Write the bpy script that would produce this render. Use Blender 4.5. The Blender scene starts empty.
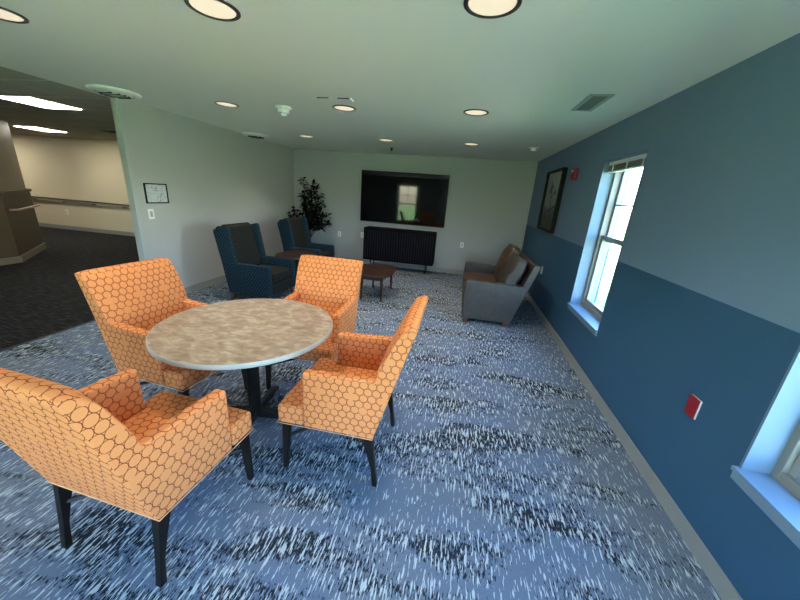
import bpy, bmesh, math, random
from mathutils import Vector, Matrix
random.seed(7)
S = bpy.context.scene
COL = S.collection
PI = math.pi

# ------------------------------------------------------------------ materials
def mat(name, color=(.8,.8,.8), rough=.6, metal=0, spec=.5, emit=None, estr=0, bump=0, bscale=200, coat=0):
    m = bpy.data.materials.new(name); m.use_nodes = True
    nt = m.node_tree; b = nt.nodes['Principled BSDF']
    b.inputs['Base Color'].default_value = (*color, 1)
    b.inputs['Roughness'].default_value = rough
    b.inputs['Metallic'].default_value = metal
    b.inputs['Specular IOR Level'].default_value = spec
    b.inputs['Coat Weight'].default_value = coat
    if emit:
        b.inputs['Emission Color'].default_value = (*emit, 1)
        b.inputs['Emission Strength'].default_value = estr
    if bump:
        tc = nt.nodes.new('ShaderNodeTexCoord'); n = nt.nodes.new('ShaderNodeTexNoise')
        n.inputs['Scale'].default_value = bscale; n.inputs['Detail'].default_value = 3
        bp = nt.nodes.new('ShaderNodeBump'); bp.inputs['Strength'].default_value = bump
        bp.inputs['Distance'].default_value = .01
        nt.links.new(tc.outputs['Object'], n.inputs['Vector'])
        nt.links.new(n.outputs['Fac'], bp.inputs['Height'])
        nt.links.new(bp.outputs['Normal'], b.inputs['Normal'])
    return m

class NG:
    """small node-graph helper"""
    def __init__(s, m):
        s.nt = m.node_tree; s.b = s.nt.nodes['Principled BSDF']
    def val(s, inp, v):
        if hasattr(v, 'links') or isinstance(v, bpy.types.NodeSocket): s.nt.links.new(v, inp)
        else: inp.default_value = v
    def m(s, op, a, b=0.0, c=0.0):
        n = s.nt.nodes.new('ShaderNodeMath'); n.operation = op
        s.val(n.inputs[0], a); s.val(n.inputs[1], b); s.val(n.inputs[2], c); return n.outputs[0]
    def v(s, op, a, b=(0,0,0)):
        n = s.nt.nodes.new('ShaderNodeVectorMath'); n.operation = op
        s.val(n.inputs[0], a)
        if op not in ('FRACTION', 'LENGTH', 'FLOOR'): s.val(n.inputs[1], b)
        return n.outputs['Value'] if op == 'LENGTH' else n.outputs[0]
    def coord(s, k): return s.nt.nodes.new('ShaderNodeTexCoord').outputs[k]
    def noise(s, vec, scale=1, detail=2, dist=0, rough=.5):
        n = s.nt.nodes.new('ShaderNodeTexNoise'); s.val(n.inputs['Vector'], vec)
        n.inputs['Scale'].default_value = scale; n.inputs['Detail'].default_value = detail
        n.inputs['Distortion'].default_value = dist; n.inputs['Roughness'].default_value = rough
        return n.outputs['Fac']
    def ramp(s, f, stops):
        n = s.nt.nodes.new('ShaderNodeValToRGB'); s.val(n.inputs[0], f)
        e = n.color_ramp.elements
        while len(e) < len(stops): e.new(.5)
        for q, (p, c) in zip(e, stops): q.position = p; q.color = (*c, 1)
        return n.outputs[0]
    def step(s, f, lo, hi):
        n = s.nt.nodes.new('ShaderNodeMapRange'); n.clamp = True; s.val(n.inputs[0], f)
        n.inputs[1].default_value = lo; n.inputs[2].default_value = hi
        return n.outputs[0]
    def mix(s, f, a, b):
        n = s.nt.nodes.new('ShaderNodeMix'); n.data_type = 'RGBA'
        s.val(n.inputs[0], f)
        s.val(n.inputs[6], a if not isinstance(a, tuple) else (*a, 1))
        s.val(n.inputs[7], b if not isinstance(b, tuple) else (*b, 1))
        return n.outputs[2]
    def color(s, c): s.nt.links.new(c, s.b.inputs['Base Color'])
    def bump(s, h, st, d=.003):
        bp = s.nt.nodes.new('ShaderNodeBump'); bp.inputs['Strength'].default_value = st
        bp.inputs['Distance'].default_value = d
        s.nt.links.new(h, bp.inputs['Height']); s.nt.links.new(bp.outputs[0], s.b.inputs['Normal'])

def lattice(g, uv, P, Q, ox, oy):
    a = g.v('ADD', uv, (ox, oy, 0)); a = g.v('DIVIDE', a, (P, Q, 1)); a = g.v('FRACTION', a)
    a = g.v('SUBTRACT', a, (.5, .5, 0)); a = g.v('MULTIPLY', a, (P, Q, 0))
    return g.v('LENGTH', a)

def ring_fabric(name, base, line, p=.046):
    m = mat(name, base, .85, spec=.2); g = NG(m); uv = g.coord('UV')
    q = 1.732*p
    d = g.m('MINIMUM', lattice(g, uv, p, q, 0, 0), lattice(g, uv, p, q, p/2, q/2))
    r = g.m('ABSOLUTE', g.m('SUBTRACT', d, p*.492))
    ln = g.m('SUBTRACT', 1.0, g.step(r, .0009, .0019))
    P, Q = 4*p, 3*q
    e = g.m('MINIMUM', lattice(g, uv, P, Q, p/2+p/2, 0), lattice(g, uv, P, Q, P/2+p/2, Q/2-q/2))
    ln = g.m('MULTIPLY', ln, g.step(e, p*.50, p*.53))
    wv = g.noise(g.v('MULTIPLY', uv, (900, 160, 1)), 1, 2)
    bc = g.mix(g.step(wv, .3, .7), tuple(c*.9 for c in base), tuple(min(1, c*1.06) for c in base))
    g.color(g.mix(ln, bc, line)); g.bump(wv, .25, .0008)
    return m

def dot_fabric(name, base, dot, p=.045):
    m = mat(name, base, .9, spec=.15); g = NG(m); uv = g.coord('UV'); q = 1.4*p
    d = g.m('MINIMUM', lattice(g, uv, p, q, 0, 0), lattice(g, uv, p, q, p/2, q/2))
    ln = g.m('SUBTRACT', 1.0, g.step(d, .0055, .009))
    wv = g.noise(g.v('MULTIPLY', uv, (300, 300, 1)), 1, 2)
    g.color(g.mix(ln, g.mix(g.step(wv, .3, .7), tuple(c*.75 for c in base), tuple(c*1.2 for c in base)), dot))
    return m

M = {}
M['orange'] = ring_fabric('orange_ring_fabric', (.68,.245,.088), (.18,.032,.013))
M['welt'] = mat('welt_cord', (.80,.42,.22), .7)
M['blue_fab'] = dot_fabric('blue_dotted_fabric', (.006,.018,.031), (.040,.085,.115))
M['olive_fab'] = dot_fabric('olive_dotted_fabric', (.012,.0135,.012), (.036,.042,.036))
M['black_wood'] = mat('black_stained_wood', (.010,.007,.006), .4, spec=.25)
M['black_metal'] = mat('black_metal', (.008,.008,.009), .5, spec=.3)
M['white_plastic'] = mat('white_plastic', (.75,.76,.74), .45)
M['white_paint'] = mat('white_trim_paint', (.78,.82,.85), .4)
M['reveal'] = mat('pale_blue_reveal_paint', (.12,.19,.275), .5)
M['sill'] = mat('sky_tinted_sill_paint', (.155,.23,.32), .4)  # white sill; the blue of the sky light is put into its colour
M['sash'] = mat('pale_vinyl_sash', (.24,.25,.25), .4)
M['vinyl'] = mat('tan_vinyl_frame', (.20,.195,.175), .4)
M['black_gloss'] = mat('tv_glass', (.003,.003,.004), .05, spec=.28)
M['black_plastic'] = mat('black_plastic', (.006,.006,.007), .5, spec=.15)
M['red'] = mat('red_plastic', (.27,.005,.012), .4)
M['white_grey'] = mat('light_grey_edge', (.37,.38,.37), .5, spec=.3)
M['lamp'] = mat('downlight_lens', (.3,.27,.2), .5, emit=(1.0,.87,.64), estr=.10)
M['lamp_ring'] = mat('dark_lamp_ring', (.03,.028,.025), .4)
M['troffer'] = mat('troffer_lens', (.9,.9,.9), .4, emit=(1,.93,.8), estr=4.2)
M['rail_wood'] = mat('tan_rail_wood', (.25,.17,.10), .45)
M['rail_dark'] = mat('dark_rail', (.06,.04,.03), .4)
M['rail_grey'] = mat('rail_bracket_grey', (.24,.23,.21), .5)
M['slot'] = mat('dark_slot', (.03,.035,.03), .8)
M['grille'] = mat('grille_grey', (.22,.26,.21), .7)
M['bark'] = mat('bark', (.06,.045,.03), .9)
M['leaf'] = mat('dark_leaf', (.003,.005,.003), .9, spec=.05)
M['pot'] = mat('dark_pot', (.03,.028,.026), .5)
M['soil'] = mat('soil', (.03,.02,.015), .95)
M['base_cove'] = mat('grey_cove_base', (.26,.26,.25), .5)
M['chrome'] = mat('satin_metal', (.6,.6,.6), .3, metal=1)

def wall_paint(name, c, c2=None, zsplit=None):
    m = mat(name, c, .55, spec=.35); g = NG(m)
    n = g.noise(g.coord('Object'), 260, 3)
    g.bump(n, .12, .002)
    return m
M['grey_wall'] = wall_paint('pale_grey_wall_paint', (.345,.35,.355))
M['left_wall'] = wall_paint('warm_grey_wall_paint', (.44,.425,.415))
M['wall_upper'] = wall_paint('grey_blue_wall_paint', (.145,.225,.335))
M['wall_lower'] = wall_paint('navy_blue_wall_paint', (.028,.088,.165))
M['ceiling'] = wall_paint('ceiling_paint', (.80,.80,.745))
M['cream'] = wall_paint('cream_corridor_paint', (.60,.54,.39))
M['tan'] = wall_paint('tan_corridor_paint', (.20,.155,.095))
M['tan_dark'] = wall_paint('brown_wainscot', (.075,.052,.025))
M['guard'] = mat('corner_guard', (.42,.44,.43), .5)
M['exterior'] = mat('exterior_siding', (.45,.43,.40), .8)

# acoustic tile ceiling with grid lines
m = mat('acoustic_tile', (.42,.40,.35), .9, spec=.1); g = NG(m); o = g.coord('Object')
f = g.v('SUBTRACT', g.v('FRACTION', g.v('DIVIDE', g.v('ADD', o, (4.04+61, -2.93+61, 0)), (.61,.61,1))), (.5,.5,0))
sp = g.nt.nodes.new('ShaderNodeSeparateXYZ'); g.nt.links.new(f, sp.inputs[0])
mx = g.m('MAXIMUM', g.m('ABSOLUTE', sp.outputs[0]), g.m('ABSOLUTE', sp.outputs[1]))
g.color(g.mix(g.step(mx, .478, .482), (.42,.40,.35), (.60,.58,.5)))
M['tile'] = m

# carpet of the lounge
m = mat('lounge_carpet', (.2,.25,.3), .95, spec=.1); g = NG(m); o = g.coord('Object')
zone = g.noise(g.v('MULTIPLY', o, (1.15, 4.0, 1)), 1, 3, .5, .65)
zone2 = g.noise(g.v('MULTIPLY', o, (.9, 1.5, 1)), 1.3, 2, .3)
wob = g.v('ADD', o, g.v('MULTIPLY', g.nt.nodes.new('ShaderNodeTexNoise').outputs['Color'], (.0, .0, .0)))
st = g.noise(g.v('MULTIPLY', wob, (92, 12.5, 1)), 1, 2.5, .25, .6)
thr = g.m('MULTIPLY_ADD', g.m('SUBTRACT', zone, .5), -.24, .568)
streak = g.step(g.m('SUBTRACT', st, thr), 0, .022)
st2 = g.noise(g.v('ADD', g.v('MULTIPLY', o, (125, 36, 1)), (13, 7, 0)), 1, 3, .3, .6)
thr2 = g.m('MULTIPLY_ADD', g.m('SUBTRACT', zone, .5), -1.25, .555)
dark = g.step(g.m('SUBTRACT', st2, thr2), 0, .04)
fine = g.noise(g.v('MULTIPLY', o, (260, 120, 1)), 1, 2)
base = g.mix(g.step(zone2, .4, .6), (.135,.178,.265), (.16,.188,.238))
base = g.mix(g.m('MULTIPLY', g.step(fine, .35, .65), .5), base, (.09,.125,.18))
c = g.mix(g.m('MULTIPLY', dark, .95), base, (.012,.017,.021))
c = g.mix(g.m('MULTIPLY', streak, .88), c, (.50,.56,.59))
g.color(c); g.bump(fine, .3, .004)
M['carpet'] = m
# carpet of the corridor
m = mat('corridor_carpet', (.03,.03,.03), .95, spec=.1); g = NG(m); o = g.coord('Object')
st = g.noise(g.v('MULTIPLY', o, (7, 60, 1)), 1, 3, .2, .6)
g.color(g.ramp(st, [(.35,(.010,.010,.010)), (.55,(.022,.022,.022)), (.68,(.055,.057,.06))]))
M['carpet_dark'] = m

# mottled laminate
m = mat('mottled_laminate', (.4,.3,.2), .38, spec=.45); g = NG(m); o = g.coord('Object')
n1 = g.noise(g.v('MULTIPLY', o, (13, 24, 1)), 1, 5, .5, .62)
n2 = g.noise(o, 60, 3)
c = g.ramp(n1, [(.34,(.22,.145,.098)), (.5,(.33,.24,.175)), (.64,(.47,.38,.305))])
g.color(g.mix(g.m('MULTIPLY', g.step(n2, .4, .7), .25), c, (.22,.15,.10)))
M['laminate'] = m
M['black_frame'] = mat('black_frame', (.006,.006,.006), .6, spec=.15)

# brown leather
def leather(name, a, b, rough):
    m = mat(name, a, rough, spec=.5); g = NG(m); o = g.coord('Object')
    n = g.noise(o, 5, 4, .6, .6); w = g.noise(g.v('MULTIPLY', o, (22, 30, 22)), 1, 5, .8, .65)
    gr = g.noise(g.v('MULTIPLY', o, (60, 60, 7)), 1, 4, .6, .65)
    c = g.mix(g.step(n, .35, .65), a, b)
    g.color(g.mix(g.m('MULTIPLY', g.step(gr, .45, .7), .55), c, tuple(q*1.45 for q in b))); g.bump(w, .6, .015)
    return m
M['leather'] = leather('brown_leather', (.034,.016,.010), (.075,.040,.023), .40)
M['leather_sheen'] = leather('sheen_greyed_leather', (.020,.015,.013), (.045,.034,.029), .6)  # brown leather with the grey of its sheen put into the colour
M['leather_arm'] = leather('dark_grey_brown_leather', (.028,.024,.024), (.048,.039,.036), .42)

# dark wood
def wood(name, a, b, rough=.35, sc=(40, 3, 40)):
    m = mat(name, a, rough, spec=.08 if 'black' in name else .5); g = NG(m); o = g.coord('Object')
    n = g.noise(g.v('MULTIPLY', o, sc), 1, 4, 1.0, .6)
    g.color(g.mix(g.step(n, .3, .7), a, b)); return m
M['walnut'] = wood('walnut_wood', (.020,.008,.005), (.042,.018,.010))
M['cab_wood'] = wood('black_slatted_wood', (.0015,.0015,.0035), (.004,.0035,.007), .8)
M['slat_wood'] = wood('black_slat_wood', (.006,.006,.010), (.014,.013,.019), .5)
M['foot_wood'] = wood('red_brown_foot_wood', (.10,.035,.018), (.16,.06,.03))

# outdoors
m = mat('lawn_grass', (.10,.28,.05), .9); g = NG(m); o = g.coord('Object')
g.color(g.mix(g.step(g.noise(o, 3, 5), .35, .65), (.11,.22,.055), (.20,.31,.085)))
M['grass'] = m
M['concrete'] = mat('walk_concrete', (.55,.53,.50), .9)
m = mat('red_brick', (.4,.2,.15), .9); g = NG(m); o = g.coord('UV')
br = g.nt.nodes.new('ShaderNodeTexBrick'); g.nt.links.new(o, br.inputs['Vector'])
br.inputs['Scale'].default_value = 2.2; br.inputs['Color1'].default_value = (.34,.20,.17,1)
br.inputs['Color2'].default_value = (.45,.28,.23,1); br.inputs['Mortar'].default_value = (.6,.58,.55,1)
g.color(br.outputs[0]); M['brick'] = m
M['siding'] = mat('pale_siding', (.62,.66,.70), .8)
M['win_dark'] = mat('dark_window_glass', (.05,.07,.09), .1)

# clear pane: mostly see-through with a little reflection
m = bpy.data.materials.new('clear_pane'); m.use_nodes = True; nt = m.node_tree; nt.nodes.clear()
out = nt.nodes.new('ShaderNodeOutputMaterial'); mx = nt.nodes.new('ShaderNodeMixShader')
tr = nt.nodes.new('ShaderNodeBsdfTransparent'); tr.inputs[0].default_value = (.94,.96,.95,1)
gl = nt.nodes.new('ShaderNodeBsdfGlossy'); gl.inputs['Roughness'].default_value = .02
mx.inputs[0].default_value = .06
nt.links.new(tr.outputs[0], mx.inputs[1]); nt.links.new(gl.outputs[0], mx.inputs[2]); nt.links.new(mx.outputs[0], out.inputs[0])
M['pane'] = m

# ------------------------------------------------------------------ mesh helpers
def prism(bm, pts, axis, a, b):
    """polygon pts (2D) extruded along axis from a to b. axis x: pts=(y,z); y: (x,z); z: (x,y)"""
    def mk(p, t):
        return {'x': (t, p[0], p[1]), 'y': (p[0], t, p[1]), 'z': (p[0], p[1], t)}[axis]
    A = [bm.verts.new(mk(p, a)) for p in pts]; B = [bm.verts.new(mk(p, b)) for p in pts]
    n = len(pts)
    bm.faces.new(A); bm.faces.new(B[::-1])
    for i in range(n): bm.faces.new((A[i], B[i], B[(i+1) % n], A[(i+1) % n]))
    return A + B
def box(bm, x0, x1, y0, y1, z0, z1):
    return prism(bm, [(x0,y0),(x1,y0),(x1,y1),(x0,y1)], 'z', z0, z1)
def hexa(bm, bottom, top):
    """bottom/top: 4 points each, loft"""
    A = [bm.verts.new(p) for p in bottom]; B = [bm.verts.new(p) for p in top]
    bm.faces.new(A[::-1]); bm.faces.new(B)
    for i in range(4): bm.faces.new((A[i], A[(i+1)%4], B[(i+1)%4], B[i]))
def lathe(bm, prof, c=(0,0), n=32, flip=1):
    rings = []
    for r, z in prof:
        if r < 1e-5: rings.append([bm.verts.new((c[0], c[1], z))])
        else: rings.append([bm.verts.new((c[0]+r*math.cos(2*PI*i/n), c[1]+r*math.sin(2*PI*i/n), z)) for i in range(n)])
    for a, b in zip(rings, rings[1:]):
        for i in range(n):
            j = (i+1) % n
            if len(a) == 1 and len(b) > 1: bm.faces.new((a[0], b[i], b[j]))
            elif len(b) == 1 and len(a) > 1: bm.faces.new((a[i], a[j], b[0]))
            elif len(a) > 1: bm.faces.new((a[i], a[j], b[j], b[i]))
def tube(bm, pts, r, n=8, r2=None):
    pts = [Vector(p) for p in pts]; rings = []
    for k, p in enumerate(pts):
        d = (pts[min(k+1, len(pts)-1)] - pts[max(k-1, 0)]).normalized()
        u = d.cross(Vector((0,0,1)));
        if u.length < .05: u = d.cross(Vector((1,0,0)))
        u.normalize(); w = d.cross(u)
        rr = r if r2 is None else r + (r2-r)*k/(len(pts)-1)
        rings.append([bm.verts.new(p + rr*(math.cos(2*PI*i/n)*u + math.sin(2*PI*i/n)*w)) for i in range(n)])
    for a, b in zip(rings, rings[1:]):
        for i in range(n): bm.faces.new((a[i], a[(i+1)%n], b[(i+1)%n], b[i]))
    bm.faces.new(rings[0][::-1]); bm.faces.new(rings[-1])
def super_poly(a, b, p=2.6, n=48):
    r = []
    for i in range(n):
        t = 2*PI*i/n; c, s = math.cos(t), math.sin(t)
        r.append((a*math.copysign(abs(c)**(2/p), c), b*math.copysign(abs(s)**(2/p), s)))
    return r

def obj(name, bm, m, parent=None, bevel=0, seg=3, smooth=False, loc=None, subsurf=0):
    bmesh.ops.recalc_face_normals(bm, faces=bm.faces[:])
    uvl = bm.loops.layers.uv.new('UVMap')
    for f in bm.faces:
        n = f.normal; ax = max(range(3), key=lambda i: abs(n[i])); 
        for l in f.loops:
            c = l.vert.co
            if ax == 0: l[uvl].uv = (c.y, c.z)
            elif ax == 1: l[uvl].uv = (c.x, c.z)
            else: l[uvl].uv = (c.x, c.y)
    me = bpy.data.meshes.new(name); bm.to_mesh(me); bm.free()
    for mm in (m if isinstance(m, (list, tuple)) else [m]): me.materials.append(mm)
    o = bpy.data.objects.new(name, me); COL.objects.link(o)
    if parent: o.parent = parent
    if loc: o.location = loc
    if bevel:
        b = o.modifiers.new('bevel', 'BEVEL'); b.width = bevel; b.segments = seg; b.limit_method = 'ANGLE'
        b.angle_limit = math.radians(32)
        for p in me.polygons: p.use_smooth = True
        w = o.modifiers.new('wn', 'WEIGHTED_NORMAL'); w.keep_sharp = False
    if subsurf:
        s = o.modifiers.new('sub', 'SUBSURF'); s.levels = s.render_levels = subsurf
        for p in me.polygons: p.use_smooth = True
    if smooth:
        for p in me.polygons: p.use_smooth = True
    return o
def thing(name, label, cat, loc=(0,0,0), rz=0, group=None):
    o = bpy.data.objects.new(name, None); COL.objects.link(o)
    o.empty_display_size = .1
    o.location = loc; o.rotation_euler = (0,0,rz); o['label'] = label; o['category'] = cat
    if group: o['group'] = group
    return o
def tag(o, label, cat, group=None):
    o['label'] = label; o['category'] = cat
    if group: o['group'] = group
    return o
def dup(root, label, loc=None, rz=None, group=None):
    r = root.copy(); COL.objects.link(r); r['label'] = label
    if loc is not None: r.location = loc
    if rz is not None: r.rotation_euler = (0,0,rz)
    if group: r['group'] = group
    for ch in list(root.children):
        c = ch.copy(); COL.objects.link(c); c.parent = r
        for g2 in list(ch.children):
            d = g2.copy(); COL.objects.link(d); d.parent = c
    return r
def struct(name, bm, m, parent=None, bevel=0, **k):
    o = obj(name, bm, m, parent, bevel=bevel, **k)
    if not parent: o['kind'] = 'structure'
    return o
N = bmesh.new

# ------------------------------------------------------------------ room shell
W, B, H, L = 1.3775, 7.353, 2.44, -3.88
FR = -1.85                       # wall behind the photographer
LT = .085                         # thickness of the left wall
XC = -7.65                       # corridor pillar face
OUT = 1.65                       # outer face of window wall
BT = .101

# floor: lounge carpet + corridor carpet (two materials, one mesh)
bm = N()
v = box(bm, -4.02, W+.05, FR-.1, B+.1, -.10, 0)
for f in bm.faces: f.material_index = 0
k = len(bm.faces); v = box(bm, -16.2, -4.02, FR-.1, 8.0, -.10, 0)
bm.faces.ensure_lookup_table()
for f in bm.faces[k:]: f.material_index = 1
struct('floor', bm, [M['carpet'], M['carpet_dark']])

bm = N()
box(bm, -4.04, OUT, FR-.15, B+.15, H, 3.1)
k = len(bm.faces); box(bm, -16.2, -4.04, FR-.15, 8.0, H, 3.1)
bm.faces.ensure_lookup_table()
for f in bm.faces[k:]: f.material_index = 1
struct('ceiling', bm, [M['ceiling'], M['tile']])

def wall_with_holes(name, span, holes, plane, mats, zsplit=None):
    """axis-aligned wall slab with rectangular holes. plane=('x',a,b) slab from x=a to x=b, span along y."""
    ax, a, b = plane; bm = N()
    ys = sorted(set([span[0], span[1]] + [h[0] for h in holes] + [h[1] for h in holes]))
    zc = [0, H] + ([zsplit] if zsplit else [])
    for y0, y1 in zip(ys, ys[1:]):
        hz = [h for h in holes if h[0] <= y0 and h[1] >= y1]
        zs = sorted(set(zc + [h[2] for h in hz] + [h[3] for h in hz]))
        for z0, z1 in zip(zs, zs[1:]):
            if any(h[2] <= z0 and h[3] >= z1 for h in hz): continue
            k = len(bm.faces)
            if ax == 'x': box(bm, a, b, y0, y1, z0, z1)
            else: box(bm, y0, y1, a, b, z0, z1)
            bm.faces.ensure_lookup_table()
            if zsplit and z1 <= zsplit:
                for f in bm.faces[k:]: f.material_index = 1
    return struct(name, bm, mats)

WINS = [(3.07, 3.92), (.59, 1.44), (-1.60, -.75)]
Z0, Z1 = .567, 2.105
wall_with_holes('wall_right', (FR-.15, B+.15), [(y0, y1, Z0-.02, Z1) for y0, y1 in WINS], ('x', W, OUT),
                [M['wall_upper'], M['wall_lower']], 1.2215)
bm = N(); box(bm, -3.88-LT, W, B, B+.15, 0, H); struct('wall_back', bm, M['grey_wall'])
bm = N(); box(bm, L-LT, L, 3.42, B, 0, H); struct('wall_left', bm, M['left_wall'])
FW = [(-3.20, -2.20), (-.70, 1.10)]  # second, wide window is unseen, added to brighten the room
wall_with_holes('wall_front', (-7.8, W), [(a, b, .30, Z1) for a, b in FW], ('y', FR-.15, FR), [M['grey_wall']])
# corridor walls
bm = N(); box(bm, -16.2, L-LT, 7.65, 8.0, 0, H); struct('wall_corridor_far', bm, M['cream'])
bm = N(); box(bm, -16.2, -16.0, FR, 8.0, 0, H); struct('wall_corridor_end', bm, M['cream'])
# pillar block between the two corridor arms with a chamfered corner
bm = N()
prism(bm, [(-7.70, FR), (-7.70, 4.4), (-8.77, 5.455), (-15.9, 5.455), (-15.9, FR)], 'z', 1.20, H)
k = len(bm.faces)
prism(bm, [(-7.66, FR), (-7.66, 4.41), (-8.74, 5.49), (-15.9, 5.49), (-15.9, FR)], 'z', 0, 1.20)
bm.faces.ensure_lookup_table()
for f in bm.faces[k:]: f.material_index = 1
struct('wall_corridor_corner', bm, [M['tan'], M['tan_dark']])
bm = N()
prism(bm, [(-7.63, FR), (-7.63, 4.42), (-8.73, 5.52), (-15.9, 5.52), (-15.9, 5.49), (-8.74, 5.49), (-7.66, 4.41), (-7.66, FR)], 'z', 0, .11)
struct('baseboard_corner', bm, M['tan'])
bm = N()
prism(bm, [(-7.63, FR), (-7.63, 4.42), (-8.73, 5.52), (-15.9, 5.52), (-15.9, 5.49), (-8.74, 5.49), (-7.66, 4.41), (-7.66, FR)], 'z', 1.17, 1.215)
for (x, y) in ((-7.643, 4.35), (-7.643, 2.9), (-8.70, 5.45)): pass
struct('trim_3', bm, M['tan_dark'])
bm = N(); box(bm, -16.0, L-LT, 7.635, 7.65, 0, .11); struct('baseboard_corridor', bm, M['base_cove'])
# baseboards
bm = N(); box(bm, W-.012, W, FR, B, 0, BT); struct('baseboard_right', bm, M['base_cove'], bevel=.003)
bm = N(); box(bm, L, W-.012, B-.012, B, 0, BT); struct('baseboard_back', bm, M['base_cove'], bevel=.003)
bm = N(); box(bm, L, L+.012, 3.42, B-.012, 0, BT); box(bm, L-LT, L+.012, 3.408, 3.42, 0, BT)
struct('baseboard_left', bm, M['base_cove'])
# corner guard on wall end
bm = N(); box(bm, L-.04, L+.004, 3.414, 3.42, BT, H); box(bm, L, L+.004, 3.42, 3.46, BT, H)
struct('trim_1', bm, M['guard'])
# thin carpet transition strip
bm = N(); box(bm, -4.035, -4.01, FR, 3.41, 0, .006); struct('trim_2', bm, M['slot'])
# roof eave outdoors (shades the nearest lawn)
bm = N(); box(bm, -16.2, OUT+.25, FR-.4, 8.2, 3.1, 3.35); struct('roof', bm, M['exterior'])

# ------------------------------------------------------------------ windows
def window(idx, axis, lo, hi, z0, z1, plane_in, depth_sign, blind=True, sill=True):
    """axis 'x': opening in a wall whose inner face is x=plane_in, spanning y lo..hi; depth_sign=+1 outward +x.
       axis 'y': inner face y=plane_in, spanning x lo..hi; outward -y."""
    def bx(bm, a0, a1, d0, d1, zz0, zz1):   # a: along, d: depth outward from inner face
        if axis == 'x': box(bm, a0, a1, a0, a1, zz0, zz1) if False else box(bm, plane_in+d0, plane_in+d1, a0, a1, zz0, zz1)
        else: box(bm, a0, a1, plane_in-d1, plane_in-d0, zz0, zz1)
    root = bpy.data.objects.new('window_%d' % idx, None); COL.objects.link(root); root['kind'] = 'structure'
    fr0, fr1 = .115, .235
    # painted reveal lining
    bm = N()
    bx(bm, lo, lo+.012, 0, fr0+.01, z0, z1); bx(bm, hi-.012, hi, 0, fr0+.01, z0, z1)
    bx(bm, lo, hi, 0, fr0+.01, z1-.012, z1)
    obj('reveal', bm, M['reveal'], root)
    bm = N()
    if sill:
        bx(bm, lo-.004, hi+.004, -.024, 0, z0-.02, z0); bx(bm, lo, hi, 0, fr0+.01, z0-.02, z0)
        obj('sill', bm, M['sill'], root)
        bm = N(); bx(bm, lo, hi, -.014, 0, z0-.062, z0-.02)
        obj('apron', bm, M['sill'], root)
    else:
        bx(bm, lo, hi, 0, fr0+.01, z0-.0, z0+.012); obj('sill', bm, M['sill'], root)
    # outer frame
    bm = N(); t = .045; zz0 = z0-.018 if sill else z0
    bx(bm, lo, lo+t, fr0, fr1, zz0, z1); bx(bm, hi-t, hi, fr0, fr1, zz0, z1)
    bx(bm, lo+t, hi-t, fr0, fr1, zz0, z0+t); bx(bm, lo+t, hi-t, fr0, fr1, z1-t, z1)
    obj('window_frame', bm, M['vinyl'], root, bevel=.003)
    zm = (z0+z1)/2 + .0
    # lower sash (inner track), upper sash (outer track)
    for nm, a, b, d0, d1 in (('lower_sash', z0+t, zm+.03, fr0+.025, fr0+.06), ('upper_sash', zm-.03, z1-t, fr0+.065, fr0+.10)):
        bm = N(); s = .035; l2, h2 = lo+t, hi-t
        bx(bm, l2, l2+s, d0, d1, a, b); bx(bm, h2-s, h2, d0, d1, a, b)
        bx(bm, l2+s, h2-s, d0, d1, a, a+s+.005); bx(bm, l2+s, h2-s, d0, d1, b-s, b)
        sh = obj(nm, bm, M['sash'], root, bevel=.002)
        if nm == 'upper_sash':
            bm = N(); c = (lo+hi)/2; zc = (a+b)/2; dm = (d0+d1)/2
            bx(bm, c-.009, c+.009, dm-.006, dm+.006, a+s, b-s); bx(bm, l2+s, h2-s, dm-.006, dm+.006, zc-.009, zc+.009)
            obj('muntin', bm, M['vinyl'], sh)
        bm = N(); dm = (d0+d1)/2; bx(bm, l2+s, h2-s, dm-.002, dm+.002, a+s, b-s); obj('pane', bm, M['pane'], sh)
    if blind:
        # raised venetian blind bunched at the head of the window
        bl = bpy.data.objects.new('window_blind', None); COL.objects.link(bl)
        bl['label'] = BLIND_LABELS[idx]; bl['category'] = 'blind'
        bm = N(); bx(bm, lo+.016, hi-.016, .045, .10, z1-.046, z1-.012); obj('head_rail', bm, M['white_plastic'], bl, bevel=.002)
        bm = N()
        for i in range(6): bx(bm, lo+.02, hi-.02, .047, .098, z1-.052-.0085*i, z1-.047-.0085*i)
        obj('slats', bm, M['vinyl'], bl)
        bm = N(); bx(bm, lo+.02, hi-.02, .047, .098, z1-.112, z1-.099); obj('bottom_rail', bm, M['white_plastic'], bl, bevel=.002)
        for q in (.16, .5, .84):
            a = lo+(hi-lo)*q
            bm = N(); bx(bm, a-.008, a+.008, .040, .045, z1-.112, z1-.046); obj('ladder_tape', bm, M['white_plastic'], bl)
    return root
BLIND_LABELS = {1: 'white slatted blind drawn up at the head of the full-height window in view',
                2: 'white slatted blind drawn up in the nearest window beside the camera',
                3: 'white slatted blind drawn up in the side window behind the camera'}
for i, (a, b) in enumerate(WINS): window(i+1, 'x', a, b, Z0, Z1, W, 1)
for i, (a, b) in enumerate(FW): window(i+4, 'y', a, b, .30, Z1, FR, -1, blind=False, sill=False)

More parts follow.
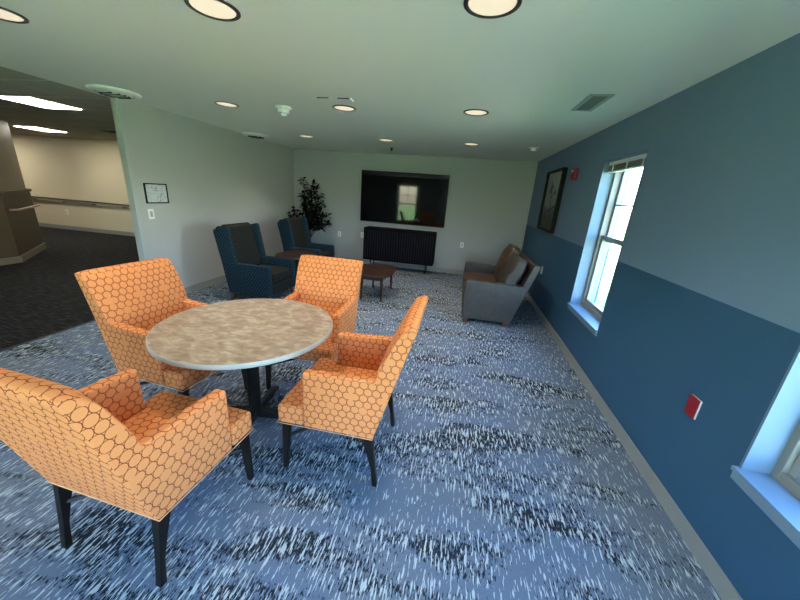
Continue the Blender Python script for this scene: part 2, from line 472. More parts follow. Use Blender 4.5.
# ------------------------------------------------------------------ ceiling fittings
def downlight(x, y, label):
    t = thing('ceiling_downlight', label, 'ceiling light', (x, y, H), 0, 'round recessed downlights of the lounge ceiling')
    bm = N(); lathe(bm, [(.122,0),(.122,-.004),(.116,-.007),(.104,-.007),(.100,0),(.122,0)], n=40); obj('trim_ring', bm, M['lamp_ring'], t, smooth=False)
    bm = N(); lathe(bm, [(0,-.002),(.103,-.002),(.103,-.0005),(0,-.0005)], n=40); obj('lens', bm, M['lamp'], t)
    return t
rows = [(1.745, 'nearest row'), (3.61, 'middle row'), (5.53, 'far row')]
colsx = [(-2.67, 'leftmost'), (-1.32, 'middle one'), (.02, 'rightmost')]
dl = {'nearest row': {}, 'middle row': {}, 'far row': {}}
first = None
WH = {('nearest row','leftmost'): 'large round downlight cut off at the left edge of the photo, above the corridor opening',
      ('nearest row','middle one'): 'large dark-rimmed round downlight above the round table, at the top edge left of centre',
      ('nearest row','rightmost'): 'large dark-rimmed round downlight at the top edge of the photo right of centre',
      ('middle row','leftmost'): 'dark-rimmed round downlight left of the smoke detector',
      ('middle row','middle one'): 'dark-rimmed round downlight beside the two small slot vents',
      ('middle row','rightmost'): 'dark-rimmed round downlight between the slot vents and the square air grille',
      ('far row','leftmost'): 'small far downlight near the left wall corner, above the black wall-side plant',
      ('far row','middle one'): 'small far downlight in front of the television, beside the sprinkler head',
      ('far row','rightmost'): 'small far downlight above the leather loveseat'}
for y, rn in rows:
    for x, cn in colsx:
        if first is None: first = downlight(x, y, WH[(rn, cn)])
        else: dup(first, WH[(rn, cn)], (x, y, H))

t = thing('smoke_detector', 'white stepped smoke detector on the ceiling among the downlights', 'smoke detector', (-2.02, 3.65, H))
bm = N(); lathe(bm, [(0,0),(.085,0),(.085,-.018),(.06,-.024),(0,-.024)]); obj('mounting_base', bm, M['white_plastic'], t)
bm = N(); lathe(bm, [(0,-.024),(.058,-.024),(.056,-.06),(.034,-.066),(0,-.066)]); obj('detector_body', bm, M['white_plastic'], t)
bm = N(); lathe(bm, [(0,-.066),(.030,-.066),(.028,-.088),(0,-.09)]); obj('sensor_cap', bm, M['white_plastic'], t)

def disc(x, y, label):
    t = thing('ceiling_diffuser', label, 'air diffuser', (x, y, H), 0, 'round white air diffusers along the left wall')
    bm = N(); lathe(bm, [(.0,0),(.215,0),(.222,-.008),(.215,-.022),(.17,-.034),(.155,-.030),(.15,-.012),(0,-.012)], n=48); obj('rim', bm, M['white_plastic'], t, smooth=True)
    bm = N(); lathe(bm, [(0,-.020),(.142,-.020),(.142,-.030),(.11,-.04),(0,-.045)], n=48); obj('core', bm, M['white_plastic'], t, smooth=True)
    bm = N()
    for k in range(5):
        a = -.1 + .05*k; h = math.sqrt(max(0, .125**2 - a*a)); box(bm, -h, h, a-.008, a+.008, -.047, -.034)
    obj('slot', bm, M['slot'], t)
    return t
d1 = disc(-3.66, 3.22, 'round white ceiling diffuser nearest, above the free end of the left wall')
dup(d1, 'round white ceiling diffuser farther along the left wall, near the back corner', (-3.64, 5.62, H))

t = thing('ceiling_grille', 'rectangular air grille in the ceiling near the blue window wall', 'air grille', (.915, 3.185, H))
bm = N()
for a in ((-.085,.085,-.235,-.20), (-.085,.085,.20,.235), (-.085,-.052,-.20,.20), (.052,.085,-.20,.20)): box(bm, *a, -.008, 0)
obj('grille_frame', bm, M['white_grey'], t, bevel=.002)
bm = N()
for k in range(13): box(bm, -.048+.008*k-.0022, -.048+.008*k+.0022, -.20, .20, -.007, -.001)
obj('slats', bm, M['grille'], t)
bm = N(); box(bm, -.052, .052, -.20, .20, -.001, 0); obj('backing', bm, M['grille'], t)
for x, lb in ((-1.39, 'small white slot vent, left one of the pair by the middle downlight'), (-1.19, 'small white slot vent, right one of the pair by the middle downlight')):
    t = thing('slot_vent', lb, 'vent', (x, 3.27, H), 0, 'pair of small slot vents')
    bm = N(); box(bm, -.07, .07, -.045, .045, -.016, 0); obj('cover', bm, M['white_plastic'], t, bevel=.003)
    bm = N(); box(bm, -.058, .058, -.0465, -.0455, -.013, -.004); obj('slot', bm, M['slot'], t)
t = thing('sprinkler_head', 'small dark sprinkler head on the ceiling in front of the television', 'sprinkler', (-1.42, 6.45, H))
bm = N(); lathe(bm, [(0,0),(.04,0),(.038,-.006),(.012,-.01),(.012,-.04),(0,-.04)], n=20); obj('escutcheon', bm, M['black_plastic'], t)
bm = N(); lathe(bm, [(0,-.041),(.026,-.041),(.026,-.045),(0,-.045)], n=20); obj('deflector', bm, M['black_plastic'], t)
t = thing('ceiling_speaker', 'small square white device on the ceiling near the back right corner', 'ceiling device', (.95, 5.62, H))
bm = N(); box(bm, -.075,.075,-.075,.075,-.012,0); obj('plate', bm, M['white_plastic'], t, bevel=.003)
bm = N(); lathe(bm, [(0,-.012),(.045,-.012),(.04,-.045),(0,-.05)], n=24); obj('dome', bm, M['white_plastic'], t)

def troffer(x0, x1, y0, y1, label):
    t = thing('ceiling_light_panel', label, 'ceiling light', ((x0+x1)/2, (y0+y1)/2, H), 0, 'bright square light panels of the corridor ceiling')
    a, b = (x1-x0)/2, (y1-y0)/2
    bm = N(); box(bm, -a, a, -b, b, -.006, 0); obj('panel_frame', bm, M['white_plastic'], t)
    bm = N(); box(bm, -a+.02, a-.02, -b+.02, b-.02, -.010, -.006); obj('lens', bm, M['troffer'], t)
troffer(-5.87, -5.26, 3.54, 4.15, 'bright square ceiling light panel nearest, above the corridor opening')
troffer(-9.53, -8.92, 5.98, 6.59, 'bright square ceiling light panel farther off, by the cream corridor wall')
troffer(-12.6, -11.99, 6.2, 6.81, 'unseen ceiling light panel added round the corridor corner to light the corridor')  # panel out of view, added to light the corridor
t = thing('ceiling_vent', 'small dark ceiling vent above the cream corridor wall', 'vent', (-7.1, 6.1, H))
bm = N(); box(bm, -.25,.25,-.15,.15,-.012,0); obj('vent_frame', bm, M['grille'], t)
bm = N()
for k in range(6): box(bm, -.23,.23,-.125+.05*k-.016,-.125+.05*k+.016,-.014,-.012)
obj('slot', bm, M['slot'], t)

# ------------------------------------------------------------------ orange dining armchair (faces local +y)
def leg_mesh(x, y, xt, yt, zt, s0, s1, ys0=None):
    bm = N(); s1y = s1; s0y = ys0 or s0
    bot = [(x-s0/2,y-s0/2,0),(x+s0/2,y-s0/2,0),(x+s0/2,y+s0/2,0),(x-s0/2,y+s0/2,0)]
    top = [(xt-s1/2,yt-s1/2,zt),(xt+s1/2,yt-s1/2,zt),(xt+s1/2,yt+s1/2,zt),(xt-s1/2,yt+s1/2,zt)]
    hexa(bm, bot, top); return bm
def make_armchair(label, loc, rz):
    t = thing('upholstered_armchair', label, 'armchair', loc, rz, 'orange armchairs around the round table')
    hw, sf, rb, af, at, zb, zs = .298, .297, .265, .141, .690, .342, .462
    aw = .062
    # seat: T-shaped box cushion, gently crowned
    bm = N()
    prism(bm, [(-hw, af+.002), (-hw, sf), (hw, sf), (hw, af+.002), (hw-aw-.001, af+.002), (hw-aw-.001, -.22), (-hw+aw+.001, -.22), (-hw+aw+.001, af+.002)], 'z', zb, zs)
    obj('seat', bm, M['orange'], t, bevel=.020, seg=4)
    # arms
    for s in (-1, 1):
        bm = N()
        x0, x1 = (s*(hw-aw), s*hw)
        prism(bm, [(af, zb), (af, at), (-.05, at+.006), (-.30, at+.02), (-.335, at-.02), (-.225, zb+.05), (-.20, zb)], 'x', min(x0,x1), max(x0,x1))
        obj('armrest', bm, M['orange'], t, bevel=.014, seg=3)
    # back: curved profile, extruded across in slices that widen to the top and bow backwards
    prof = [(-.265,.342),(-.300,.46),(-.334,.58),(-.368,.70),(-.402,.82),(-.434,.93),(-.455,1.0),(-.452,1.022),(-.435,1.033),(-.412,1.030),(-.390,1.012),
            (-.365,.965),(-.335,.90),(-.300,.82),(-.268,.73),(-.238,.62),(-.205,.50),(-.185,.42),(-.185,.342)]
    bm = N(); rings = []
    ns = 10
    for i in range(ns+1):
        u = -1+2*i/ns; ring = []
        for (y, z) in prof:
            hwz = hw - .001 + (.305-hw)*max(0, (z-.7)/.33)
            front = 1 if y > -.265-.27*(z-.342)-.02 else 0
            bow = -.016*(1-u*u)*min(1, max(0, (z-.46)/.4)) if False else 0
            crown = (.014*(1-u**4)) * (1 if (z > .5 and y > -.2864*(z-.342)-.265+.04) else 0)
            edge = max(0, abs(u)-.86)/.14
            ring.append(bm.verts.new((u*hwz, y+crown+bow - (.010*edge**2 if crown or z>1.0 else 0), z - (.010*edge**2 if z > 1.0 else 0))))
        rings.append(ring)
    n = len(prof)
    for a, b in zip(rings, rings[1:]):
        for i in range(n): bm.faces.new((a[i], a[(i+1)%n], b[(i+1)%n], b[i]))
    bm.faces.new(rings[0]); bm.faces.new(rings[-1][::-1])
    o = obj('backrest', bm, M['orange'], t, bevel=.010, seg=2)
    # pale welt along the lower edge
    bm = N(); z = zb
    for (a, b) in (((-hw,sf),(hw,sf)), ((hw,sf),(hw,-rb)), ((hw,-rb),(-hw,-rb)), ((-hw,-rb),(-hw,sf))):
        tube(bm, [(a[0],a[1],z),(b[0],b[1],z)], .0022, 6)
    obj('welt', bm, M['welt'], t)
    # legs
    for s in (-1, 1):
        obj('leg', leg_mesh(s*.270, .272, s*.262, .255, zb, .026, .044), M['black_wood'], t, bevel=.002, seg=1)
        bm = N()   # sabre rear leg
        x0, x1 = s*.274, s*.262
        prof2 = [(-.287-.015,0),(-.287+.013,0),(-.262,.12),(-.235,.22),(-.195,zb),(-.262,zb),(-.272,.24),(-.285,.12)]
        prism(bm, prof2, 'x', s*.268-.016, s*.268+.016)
        obj('leg', bm, M['black_wood'], t, bevel=.002, seg=1)
    # crossed stretcher
    bm = N()
    for s in (-1, 1):
        tube(bm, [(s*.255,.255,.225),(0,0,.235),(-s*.258,-.245,.225)], .011, 6)
    obj('stretcher', bm, M['black_wood'], t)
    return t
AP = {'A': (-1.303,1.053,-.064), 'B': (-1.870,1.841,-1.677), 'C': (-1.144,2.411,3.136), 'D': (-.596,1.711,1.575)}
ca = make_armchair('orange ring-patterned armchair in the left foreground, seen from behind', (AP['A'][0],AP['A'][1],0), AP['A'][2])
dup(ca, 'orange ring-patterned armchair left of the round table, nearest the corridor', (AP['B'][0],AP['B'][1],0), AP['B'][2])
dup(ca, 'orange ring-patterned armchair behind the round table, between it and the coffee table', (AP['C'][0],AP['C'][1],0), AP['C'][2])
dup(ca, 'orange ring-patterned armchair right of the round table, seen from its side', (AP['D'][0],AP['D'][1],0), AP['D'][2])

# ------------------------------------------------------------------ round table
t = thing('round_table', 'round table with mottled beige top, pale edge and black pedestal, among orange armchairs', 'table', (-1.298,1.79,0))
bm = N(); lathe(bm, [(0,.7455),(.541,.7455),(.541,.718),(0,.718)], n=96); obj('tabletop', bm, M['laminate'], t)
bm = N(); lathe(bm, [(.541,.746),(.5455,.745),(.547,.741),(.547,.722),(.544,.716),(.541,.716),(.541,.746)], n=96); obj('edge_band', bm, M['white_grey'], t, smooth=True)
bm = N(); lathe(bm, [(0,.06),(.042,.06),(.042,.70),(0,.70)], n=32); obj('column', bm, M['black_metal'], t, smooth=False)
bm = N(); box(bm, -.20,.20,-.03,.03,.70,.718); box(bm, -.03,.03,-.20,.20,.698,.717); obj('top_bracket', bm, M['black_metal'], t)
for k in range(4):
    a = math.radians(8+90*k); bm = N()
    prism(bm, [(.0,.025),(.0,.085),(.06,.085),(.36,.040),(.375,.012),(.37,.006),(.33,.014)], 'y', -.022, .022)
    bmesh.ops.rotate(bm, verts=bm.verts, cent=(0,0,0), matrix=Matrix.Rotation(a, 3, 'Z'))
    f = obj('base_foot', bm, M['black_metal'], t, bevel=.004, seg=2)
    bm = N(); c, s = math.cos(a)*.352, math.sin(a)*.352
    lathe(bm, [(0,0),(.016,0),(.016,.012),(0,.012)], (c, s), 16); obj('glide', bm, M['black_plastic'], f)

# ------------------------------------------------------------------ blue wing chairs (face local +y)
def make_wing(label, loc, rz):
    t = thing('wing_chair', label, 'armchair', loc, rz, 'blue wing chairs by the left wall')
    hw = .355
    bm = N(); box(bm, -hw+.085, hw-.085, -.25, .345, .13, .30); obj('seat_rail', bm, M['olive_fab'], t, bevel=.012)
    bm = N(); box(bm, -hw+.087, hw-.087, -.17, .355, .302, .455); obj('seat_cushion', bm, M['olive_fab'], t, bevel=.035, seg=4)
    for s in (-1, 1):
        x = sorted((s*(hw-.085), s*hw))
        bm = N(); prism(bm, [(.36,.13),(.365,.545),(.34,.572),(-.370,.572),(-.285,.13)], 'x', x[0], x[1])
        obj('armrest', bm, M['blue_fab'], t, bevel=.018)
        x = sorted((s*(hw-.055), s*(hw-.002)))
        bm = N(); prism(bm, [(-.13,.55),(-.225,1.045),(-.245,1.068),(-.44,1.015),(-.463,.985),(-.358,.52),(-.15,.52)], 'x', x[0], x[1])
        obj('wing', bm, M['blue_fab'], t, bevel=.018)
    bm = N(); prism(bm, [(-.28,.13),(-.345,.46),(-.462,.98),(-.455,1.03),(-.42,1.05),(-.38,1.04),(-.27,.46),(-.25,.13)], 'x', -hw+.056, hw-.056)
    obj('back_frame', bm, M['blue_fab'], t, bevel=.012)
    bm = N(); prism(bm, [(-.155,.456),(-.18,.56),(-.225,.75),(-.275,.95),(-.30,1.045),(-.34,1.075),(-.40,1.065),(-.39,1.00),(-.28,.50),(-.26,.456)], 'x', -hw+.085, hw-.085)
    obj('backrest', bm, M['olive_fab'], t, bevel=.03, seg=4)
    for s in (-1, 1):
        obj('leg', leg_mesh(s*.31, .32, s*.305, .31, .13, .032, .045), M['foot_wood'], t)
        obj('leg', leg_mesh(s*.31, -.28, s*.305, -.25, .13, .032, .045), M['foot_wood'], t)
    return t
w1 = make_wing('blue dotted wing chair with olive cushions, nearer one, left of the orange armchairs', (-2.82,4.27,0), -PI/2-.03)
dup(w1, 'blue dotted wing chair with olive cushions, farther one, in front of the plant', (-2.80,5.86,0), -PI/2-.02)

# ------------------------------------------------------------------ low oval wooden tables
def low_table(name, label, loc, rz, a, b, h, lx, ly):
    t = thing(name, label, 'table', loc, rz)
    bm = N(); prism(bm, super_poly(a, b, 2.7), 'z', h-.028, h); obj('tabletop', bm, M['walnut'], t, bevel=.006)
    bm = N(); 
    pts = super_poly(lx+.012, ly+.012, 7, 40); prism(bm, pts, 'z', h-.085, h-.028); obj('apron', bm, M['walnut'], t)
    for sx in (-1, 1):
        for sy in (-1, 1):
            obj('leg', leg_mesh(sx*lx, sy*ly, sx*(lx-.008), sy*(ly-.012), h-.028, .030, .044), M['walnut'], t, bevel=.003, seg=1)
    return t
low_table('coffee_table', 'low oval dark walnut coffee table in front of the black sideboard', (-1.245,5.12,0), 0, .285, .47, .42, .165, .375)
low_table('side_table', 'dark wooden side table with rounded top between the blue wing chairs', (-2.66,5.065,0), 0, .30, .37, .55, .18, .28)

# ------------------------------------------------------------------ leather loveseat (local faces +y)
t = thing('loveseat', 'brown leather loveseat with loose back cushions against the blue wall', 'sofa', (.58,5.03,0), PI/2)
bm = N(); box(bm, -.60, .60, -.26, .40, .075, .29); obj('base', bm, M['leather_arm'], t, bevel=.015)
for x0, x1 in ((-.60, -.002), (.002, .60)):
    bm = N(); box(bm, x0, x1, -.16, .415, .292, .455); obj('seat_cushion', bm, M['leather'], t, bevel=.045, seg=5)
for s in (-1, 1):
    x = sorted((s*.605, s*.715))
    bm = N(); prism(bm, [(.40,.065),(.415,.40),(.405,.585),(.385,.607),(-.36,.592),(-.405,.570),(-.255,.065)], 'x', *x)
    obj('armrest', bm, M['leather_arm'], t, bevel=.022, seg=4)
bm = N(); prism(bm, [(-.262,.08),(-.41,.56),(-.505,.86),(-.495,.885),(-.455,.895),(-.42,.875),(-.28,.45),(-.22,.08)], 'x', -.706, .706)
obj('back_frame', bm, M['leather_arm'], t, bevel=.015)
def puffy(w, h, d, crumple, seed):
    bm = N(); bmesh.ops.create_cube(bm, size=2)
    bmesh.ops.subdivide_edges(bm, edges=bm.edges[:], cuts=11, use_grid_fill=True)
    rnd = random.Random(seed)
    ph = [(rnd.uniform(0,6), rnd.uniform(3,9), rnd.uniform(3,9), rnd.uniform(.4,1)) for _ in range(6)]
    for v in bm.verts:
        x, y, z = v.co
        f = (1-abs(x)**3.2*.8)*(1-abs(z)**3.2*.8)
        yy = y*(d/2)*(.30+.70*f)
        sx = 1-.05*abs(z)**4; sz = 1-.06*abs(x)**4
        n = sum(q[3]*math.sin(q[0]+q[1]*x+q[2]*z) for q in ph)*crumple
        v.co = (x*w/2*sx, yy+(n if y > 0 else n*.4), z*h/2*sz)
    return bm
def cushion(x, w, h, d, tilt, yc, zc, m, crumple, seed, roll=0):
    bm = puffy(w, h, d, crumple, seed)
    bmesh.ops.rotate(bm, verts=bm.verts, cent=(0,0,0), matrix=Matrix.Rotation(roll, 3, 'Y'))
    bmesh.ops.rotate(bm, verts=bm.verts, cent=(0,0,0), matrix=Matrix.Rotation(tilt, 3, 'X'))
    bmesh.ops.translate(bm, verts=bm.verts, vec=(x, yc, zc))
    return obj('back_cushion', bm, m, t, smooth=True)
cushion(.300, .61, .58, .24, math.radians(18), -.225, .715, M['leather'], .004, 3)
cushion(-.335, .60, .53, .25, math.radians(19), -.215, .69, M['leather_sheen'], .016, 5, .05)
for sx in (-.66, .66):
    for sy in (.35, -.20):
        bm = N(); box(bm, sx-.035, sx+.035, sy-.035, sy+.035, 0, .072); obj('foot', bm, M['foot_wood'], t, bevel=.003)
# ------------------------------------------------------------------ television and sideboard
t = thing('television', 'large black flat television hanging on the grey back wall', 'television', (-1.287, 7.28, 1.543))
w2, h2 = .955, .541
bm = N(); box(bm, -w2, w2, 0, .04, -h2, h2); obj('tv_body', bm, M['black_plastic'], t, bevel=.004)
bm = N(); box(bm, -w2+.012, w2-.012, -.002, 0, -h2+.018, h2-.012); obj('screen', bm, M['black_gloss'], t)
bm = N(); box(bm, -.3, .3, .04, .073, -.2, .2); obj('wall_mount', bm, M['black_metal'], t)

t = thing('sideboard', 'black slatted sideboard on thin legs below the television', 'sideboard', (-1.262, 7.13, 0))
hw = .785
bm = N(); box(bm, -hw, hw, -.195, .20, .20, .90)
obj('cabinet_body', bm, M['cab_wood'], t, bevel=.003)
for s, x0, x1 in ((0, -hw+.02, -.004), (1, .004, hw-.02)):
    bm = N(); box(bm, x0, x1, -.205, -.195, .225, .875)
    dr = obj('door', bm, M['cab_wood'], t)
    n = 14; w = (x1-x0)/n
    bm = N()
    for k in range(n): box(bm, x0+w*k+w*.27, x0+w*k+w*.73, -.228, -.205, .235, .865)
    obj('door_slats', bm, M['slat_wood'], dr, bevel=.003, seg=1)
for sx in (-1, 1):
    for sy in (-1, 1):
        x, y = sx*.62, .01+sy*.14
        bm = N(); tube(bm, [(x*1.02, y+sy*.02, 0), (x, y, .20)], .010, 8, .013); obj('leg', bm, M['black_metal'], t)

# ------------------------------------------------------------------ wall fittings
def plate(name, label, cat, loc, rz, w, h, m, inner, group=None):
    t = thing(name, label, cat, loc, rz, group)
    bm = N(); box(bm, -w/2, w/2, -.007, 0, -h/2, h/2); obj('cover_plate', bm, m, t, bevel=.002)
    for nm, (x0,x1,z0,z1), mm in inner:
        bm = N(); box(bm, x0, x1, -.010, -.007, z0, z1); obj(nm, bm, mm, t)
    return t
OUTI = [('socket', (-.017,.017,.006,.036), M['white_grey']), ('socket', (-.017,.017,-.036,-.006), M['white_grey'])]
G = 'white wall outlets'
plate('wall_outlet', 'white outlet on the back wall between the plant and the sideboard', 'outlet', (-2.76,B,.65), 0, .075, .118, M['white_plastic'], OUTI, G)
plate('wall_outlet', 'white outlet on the back wall at the left edge of the sideboard', 'outlet', (-2.20,B,.675), 0, .075, .118, M['white_plastic'], OUTI, G)
plate('wall_outlet', 'white outlet on the back wall between sideboard and loveseat', 'outlet', (.10,B,.663), 0, .075, .118, M['white_plastic'], OUTI, G)
plate('wall_outlet', 'white outlet on the navy wall behind the loveseat', 'outlet', (W,5.42,.644), -PI/2, .075, .118, M['white_plastic'], OUTI, G)
plate('light_switch', 'white light switch below the small framed plan on the left wall', 'light switch', (L,3.61,1.175), PI/2, .08, .125, M['white_plastic'], [('rocker', (-.017,.017,-.034,.034), M['white_grey'])])
plate('wall_outlet', 'small white outlet on the cream corridor wall below the handrail', 'outlet', (-11.03,7.65,.50), 0, .09, .13, M['white_plastic'], OUTI, G)
t = thing('red_wall_plate', 'red cover plate with white rim on the navy wall near the camera', 'wall plate', (W,1.781,.647), -PI/2)
bm = N(); box(bm, -.038,.038,-.006,0,-.059,.0555); obj('backing', bm, M['white_plastic'], t, bevel=.002)
bm = N(); box(bm, -.036,.036,-.016,-.008,-.056,.056); obj('cover', bm, M['red'], t, bevel=.002)
t = thing('fire_alarm', 'red fire alarm horn with white strobe on the blue wall beside the picture', 'fire alarm', (W,4.74,2.03), -PI/2)
bm = N(); box(bm, -.062,.062,-.045,0,-.072,.072); obj('housing', bm, M['red'], t, bevel=.012)
bm = N(); box(bm, -.045,-.015,-.055,-.045,.030,.055); obj('strobe', bm, M['white_plastic'], t, bevel=.006)
bm = N(); lathe(bm, [(0,.0),(.034,.0),(.03,.02),(0,.02)], n=20)
bmesh.ops.rotate(bm, verts=bm.verts, cent=(0,0,0), matrix=Matrix.Rotation(PI/2, 3, 'X')); bmesh.ops.translate(bm, verts=bm.verts, vec=(0,-.045,-.03))
obj('horn', bm, M['red'], t)

# ------------------------------------------------------------------ framed pictures
m = mat('plan_paper', (.55,.56,.60), .6); g = NG(m); o = g.coord('Object')
n = g.m('ABSOLUTE', g.m('SUBTRACT', g.noise(g.v('MULTIPLY', o, (11, 1, 15)), 1, 1.5), .5))
g.color(g.mix(g.step(n, .004, .02), (.22,.22,.26), (.55,.56,.60)))
M['plan'] = m
# large tree print on blue wall; local x = along the wall, local -y = out of wall
m = mat('tree_print', (.5,.5,.48), .5); g = NG(m); o = g.coord('Object')
sx = g.nt.nodes.new('ShaderNodeSeparateXYZ'); g.nt.links.new(o, sx.inputs[0])
n = g.noise(g.v('MULTIPLY', o, (5, 1, 9)), 1, 5, .5, .6)
h = g.m('ADD', sx.outputs[2], g.m('MULTIPLY', n, .22))
g.color(g.ramp(g.step(h, -.45, .35), [(0,(.015,.018,.018)), (.40,(.035,.04,.04)), (.52,(.09,.10,.10)), (.60,(.26,.27,.26)), (1,(.38,.40,.38))]))
M['print'] = m
t = thing('framed_picture', 'large black-framed grey print of a bare tree on the blue wall', 'picture', (W,5.64,1.697), -PI/2)
a, b, fw, d = .46, .455, .030, .060
bm = N(); box(bm,-a,a,-d,0,-b,-b+fw); box(bm,-a,a,-d,0,b-fw,b); box(bm,-a,-a+fw,-d,0,-b+fw,b-fw); box(bm,a-fw,a,-d,0,-b+fw,b-fw)
obj('picture_frame', bm, M['black_frame'], t)
bm = N(); box(bm,-a+fw,a-fw,-.020,0,-b+fw,b-fw); pr = obj('print', bm, M['print'], t)
bm = N(); R2 = random.Random(4)
def branch(p, ang, ln, r, dep):
    q = (p[0]+ln*math.sin(ang), p[1]+ln*math.cos(ang))
    w = r
    nx, nz = math.cos(ang)*w, -math.sin(ang)*w
    prism(bm, [(p[0]-nx,p[1]-nz),(p[0]+nx,p[1]+nz),(q[0]+nx*.6,q[1]+nz*.6),(q[0]-nx*.6,q[1]-nz*.6)], 'y', -.0225, -.0205)
    if dep > 0:
        for _ in range(3): branch(q, ang+R2.uniform(-.75,.75), ln*R2.uniform(.6,.85), r*.6, dep-1)
branch((-.03,-.12), -.05, .15, .014, 4)
prism(bm, [(-.10,-.14),(.28,-.05),(.30,-.07),(-.10,-.165)], 'y', -.0225, -.0205)
obj('tree_drawing', bm, mat('print_ink', (.04,.045,.045), .7), pr)

t = thing('framed_plan', 'small black-framed evacuation plan above the light switch', 'picture', (L,3.73,1.427), PI/2)
a, b, fw, d = .162, .122, .014, .015
bm = N(); box(bm,-a,a,-d,0,-b,-b+fw); box(bm,-a,a,-d,0,b-fw,b); box(bm,-a,-a+fw,-d,0,-b+fw,b-fw); box(bm,a-fw,a,-d,0,-b+fw,b-fw)
obj('picture_frame', bm, M['black_frame'], t)
bm = N(); box(bm,-a+fw,a-fw,-.008,0,-b+fw,b-fw); pr = obj('plan_sheet', bm, M['plan'], t)

# ------------------------------------------------------------------ corridor handrails
t = thing('handrail', 'long grey handrail with dark top along the cream corridor wall', 'handrail', (0,7.65,0))
bm = N(); box(bm, -15.5, -4.2, -.10, -.055, .835, .862); obj('top_rail', bm, M['rail_dark'], t, bevel=.006)
bm = N(); box(bm, -15.5, -4.2, -.090, -.06, .800, .835); obj('rail_body', bm, M['rail_grey'], t, bevel=.006)
x = -15.0
while x < -4.2:
    bm = N(); box(bm, x-.035, x+.035, -.06, 0, .76, .82); obj('bracket', bm, M['rail_grey'], t, bevel=.004); x += 1.0
t = thing('handrail', 'short tan wooden handrail on the angled brown corridor corner', 'handrail', (-8.22,4.93,0), 0)
d = Vector((-1.07,1.055,0)).normalized(); nrm = Vector((d.y,-d.x,0))
c0 = Vector((-8.20,4.95,0))-Vector((-8.22,4.93,0))
bm = N(); p = [c0 + nrm*.11 + d*q + Vector((0,0,.90)) for q in (-.62, .62)]
tube(bm, [c0-d*.68+nrm*.02+Vector((0,0,.90)), p[0], p[1], c0+d*.68+nrm*.02+Vector((0,0,.90))], .024, 10); obj('rail', bm, M['rail_wood'], t, smooth=True)
for q in (-.4, .4):
    bm = N(); tube(bm, [c0+d*q+nrm*.0+Vector((0,0,.84)), c0+d*q+nrm*.10+Vector((0,0,.885))], .012, 8); obj('bracket', bm, M['rail_dark'], t)

# ------------------------------------------------------------------ plant behind the far wing chair
PX, PY = -3.36, 6.93
t = thing('potted_plant', 'tall potted plant with thin branches and dark leaves in the back corner', 'plant', (PX,PY,0))
bm = N(); lathe(bm, [(0,0),(.12,0),(.165,.30),(.175,.32),(.155,.32),(.15,.28),(0,.28)], n=28); obj('pot', bm, M['pot'], t)
bm = N(); lathe(bm, [(0,.281),(.149,.281),(.149,.290),(0,.292)], n=24); obj('soil', bm, M['soil'], t)
R = random.Random(21); stems = N(); leaves = N()
def leaf(p, d, ln, wd):
    d = d.normalized(); s = d.cross(Vector((R.uniform(-.3,.3),R.uniform(-.3,.3),1))).normalized(); up = s.cross(d)
    a = leaves.verts.new(p); b = leaves.verts.new(p+d*ln*.45+s*wd+up*.004); c = leaves.verts.new(p+d*ln-up*ln*.15)
    e = leaves.verts.new(p+d*ln*.45-s*wd+up*.004); m1 = leaves.verts.new(p+d*ln*.5-up*.006)
    leaves.faces.new((a,b,m1)); leaves.faces.new((b,c,m1)); leaves.faces.new((c,e,m1)); leaves.faces.new((e,a,m1))
targets = [(-.32,.02,1.20),(.08,.15,1.80),(.22,-.05,1.72),(-.02,-.1,1.86),(.36,-.05,1.40),(.42,.05,1.15),(.50,-.12,.98),(.10,-.15,1.45),(-.15,.1,1.55),(.25,.15,1.30),(.15,-.2,1.10),(.40,-.2,1.0),(.02,.0,1.62),(.30,.0,1.55),(-.38,-.05,1.08),(.2,.1,.9),(.05,.0,1.2),(.30,-.1,1.2),(.18,.0,1.35),(.34,.05,1.05),(.12,.1,1.05),(.48,-.05,1.0)]
for tx, ty, tz in targets:
    p0 = Vector((R.uniform(-.03,.03), R.uniform(-.03,.03), .28)); p3 = Vector((tx, ty, tz-.07))
    p1 = Vector((tx*.12, ty*.12, .55+tz*.15)); p2 = Vector((tx*.55, ty*.55, tz*.80))
    pts = []
    for k in range(9):
        u = k/8; pts.append((1-u)**3*p0+3*(1-u)**2*u*p1+3*(1-u)*u*u*p2+u**3*p3)
    tube(stems, pts, .007, 6, .002)
    for k in range(3, 9):
        for _ in range(9 if k > 4 else 4):
            d = Vector((R.uniform(-1,1), R.uniform(-1,1), R.uniform(-.5,.8)))
            q = pts[k] + Vector((R.uniform(-.04,.04),R.uniform(-.04,.04),R.uniform(-.05,.05)))
            if k >= 3 and q.z > .75:
                # twig + leaf
                tube(stems, [pts[k], q], .002, 4)
                leaf(q, d, R.uniform(.09,.15), R.uniform(.026,.040))
# keep the foliage inside the room corner
for v in leaves.verts:
    v.co.x = max(v.co.x, L+.03-PX); v.co.y = min(v.co.y, B-.02-PY)
obj('stems', stems, M['bark'], t, smooth=True)
obj('foliage', leaves, M['leaf'], t)

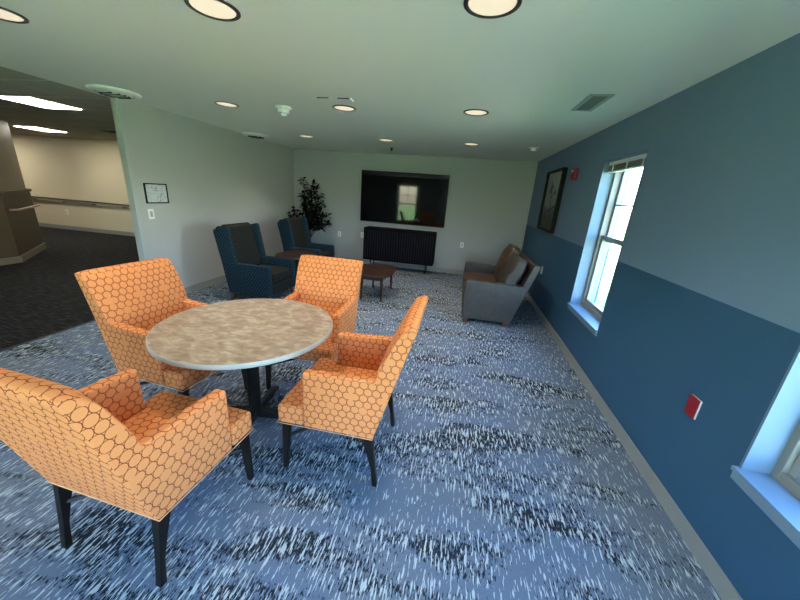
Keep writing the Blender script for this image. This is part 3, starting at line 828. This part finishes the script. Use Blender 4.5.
# ------------------------------------------------------------------ outdoors
bm = N(); box(bm, OUT, 60, -40, 60, -.35, -.15); box(bm, -20, OUT, -40, FR-.15, -.35, -.15); struct('ground', bm, M['grass'])
bm = N(); box(bm, 5.4, 7.4, -40, 60, -.15, -.13); box(bm, -10, 3.0, -3.3, FR-.16, -.15, -.13); struct('sidewalk_and_bounce_slab', bm, M['concrete'])  # slab by the front windows is unseen, added to bounce neutral light indoors
t = thing('neighbour_building', 'brick and pale-sided neighbouring building across the lawn, seen through the window', 'building', (19,20,-.15))
bm = N(); box(bm, 0, 8, -8, 22, 0, 3.2); obj('brick_wall', bm, M['brick'], t)
bm = N(); box(bm, -.02, 8, -8, 22, 3.2, 6.5); obj('upper_wall', bm, M['siding'], t)
bm = N(); prism(bm, [(-.6,6.5),(8.6,6.5),(4,9)], 'y', -8.5, 22.5); obj('roof', bm, M['exterior'], t)
for k in range(7):
    y = -6+4*k
    for z in (1.0, 4.0):
        bm = N(); box(bm, -.07, .02, y, y+1.3, z, z+1.6); fr = obj('window', bm, M['white_paint'], t)
        bm = N(); box(bm, -.08, -.07, y+.08, y+1.22, z+.08, z+1.52); obj('pane', bm, M['win_dark'], fr)

# ------------------------------------------------------------------ world, sun
w = bpy.data.worlds.new('World'); S.world = w; w.use_nodes = True
nt = w.node_tree; bg = nt.nodes['Background']
sk = nt.nodes.new('ShaderNodeTexSky'); sk.sky_type = 'NISHITA'; sk.sun_disc = False
sk.sun_elevation = math.radians(50); sk.sun_rotation = math.radians(-90); sk.air_density = 1.0; sk.dust_density = 1.0
hs = nt.nodes.new('ShaderNodeHueSaturation'); hs.inputs['Saturation'].default_value = 1.25
nt.links.new(sk.outputs[0], hs.inputs['Color']); nt.links.new(hs.outputs[0], bg.inputs[0]); bg.inputs[1].default_value = .75
sun = bpy.data.lights.new('sun', 'SUN'); sun.energy = 17; sun.angle = math.radians(.6); sun.color = (1,.95,.85)
so = bpy.data.objects.new('sun', sun); COL.objects.link(so)
so.rotation_euler = Vector((.80,-.10,-1.0)).to_track_quat('-Z', 'Y').to_euler()
# real output of the ceiling downlights
for y, rn in rows:
    for x, cn in colsx:
        la = bpy.data.lights.new('downlight_beam', 'SPOT'); la.energy = 8; la.color = (1,.86,.70)
        la.spot_size = math.radians(120); la.spot_blend = .6; la.shadow_soft_size = .09
        lo = bpy.data.objects.new('downlight_beam', la); COL.objects.link(lo); lo.location = (x, y, H-.02)

# ------------------------------------------------------------------ camera
cam = bpy.data.cameras.new('camera'); cam.sensor_width = 36; cam.sensor_fit = 'HORIZONTAL'
cam.lens = 323.3717/800*36; cam.clip_start = .02; cam.clip_end = 300
co = bpy.data.objects.new('camera', cam); COL.objects.link(co)
r = Vector((0.98060513, 0.18317367, 0.06972074)); u = Vector((-0.12217372, 0.29312309, 0.94823649)); f = Vector((-0.1532552, 0.93836361, -0.30981701))
mw = Matrix((( r.x, u.x, -f.x, 0), (r.y, u.y, -f.y, 0), (r.z, u.z, -f.z, 1.63443), (0,0,0,1)))
co.matrix_world = mw
S.camera = co
vs = S.view_settings; vs.view_transform = 'Standard'; vs.look = 'None'; vs.gamma = 1; vs.use_curve_mapping = False
vs.exposure = 3.05
S.cycles.max_bounces = 12; S.cycles.diffuse_bounces = 6; S.cycles.transparent_max_bounces = 12
S.cycles.sample_clamp_indirect = 8
S.cycles.use_denoising = True
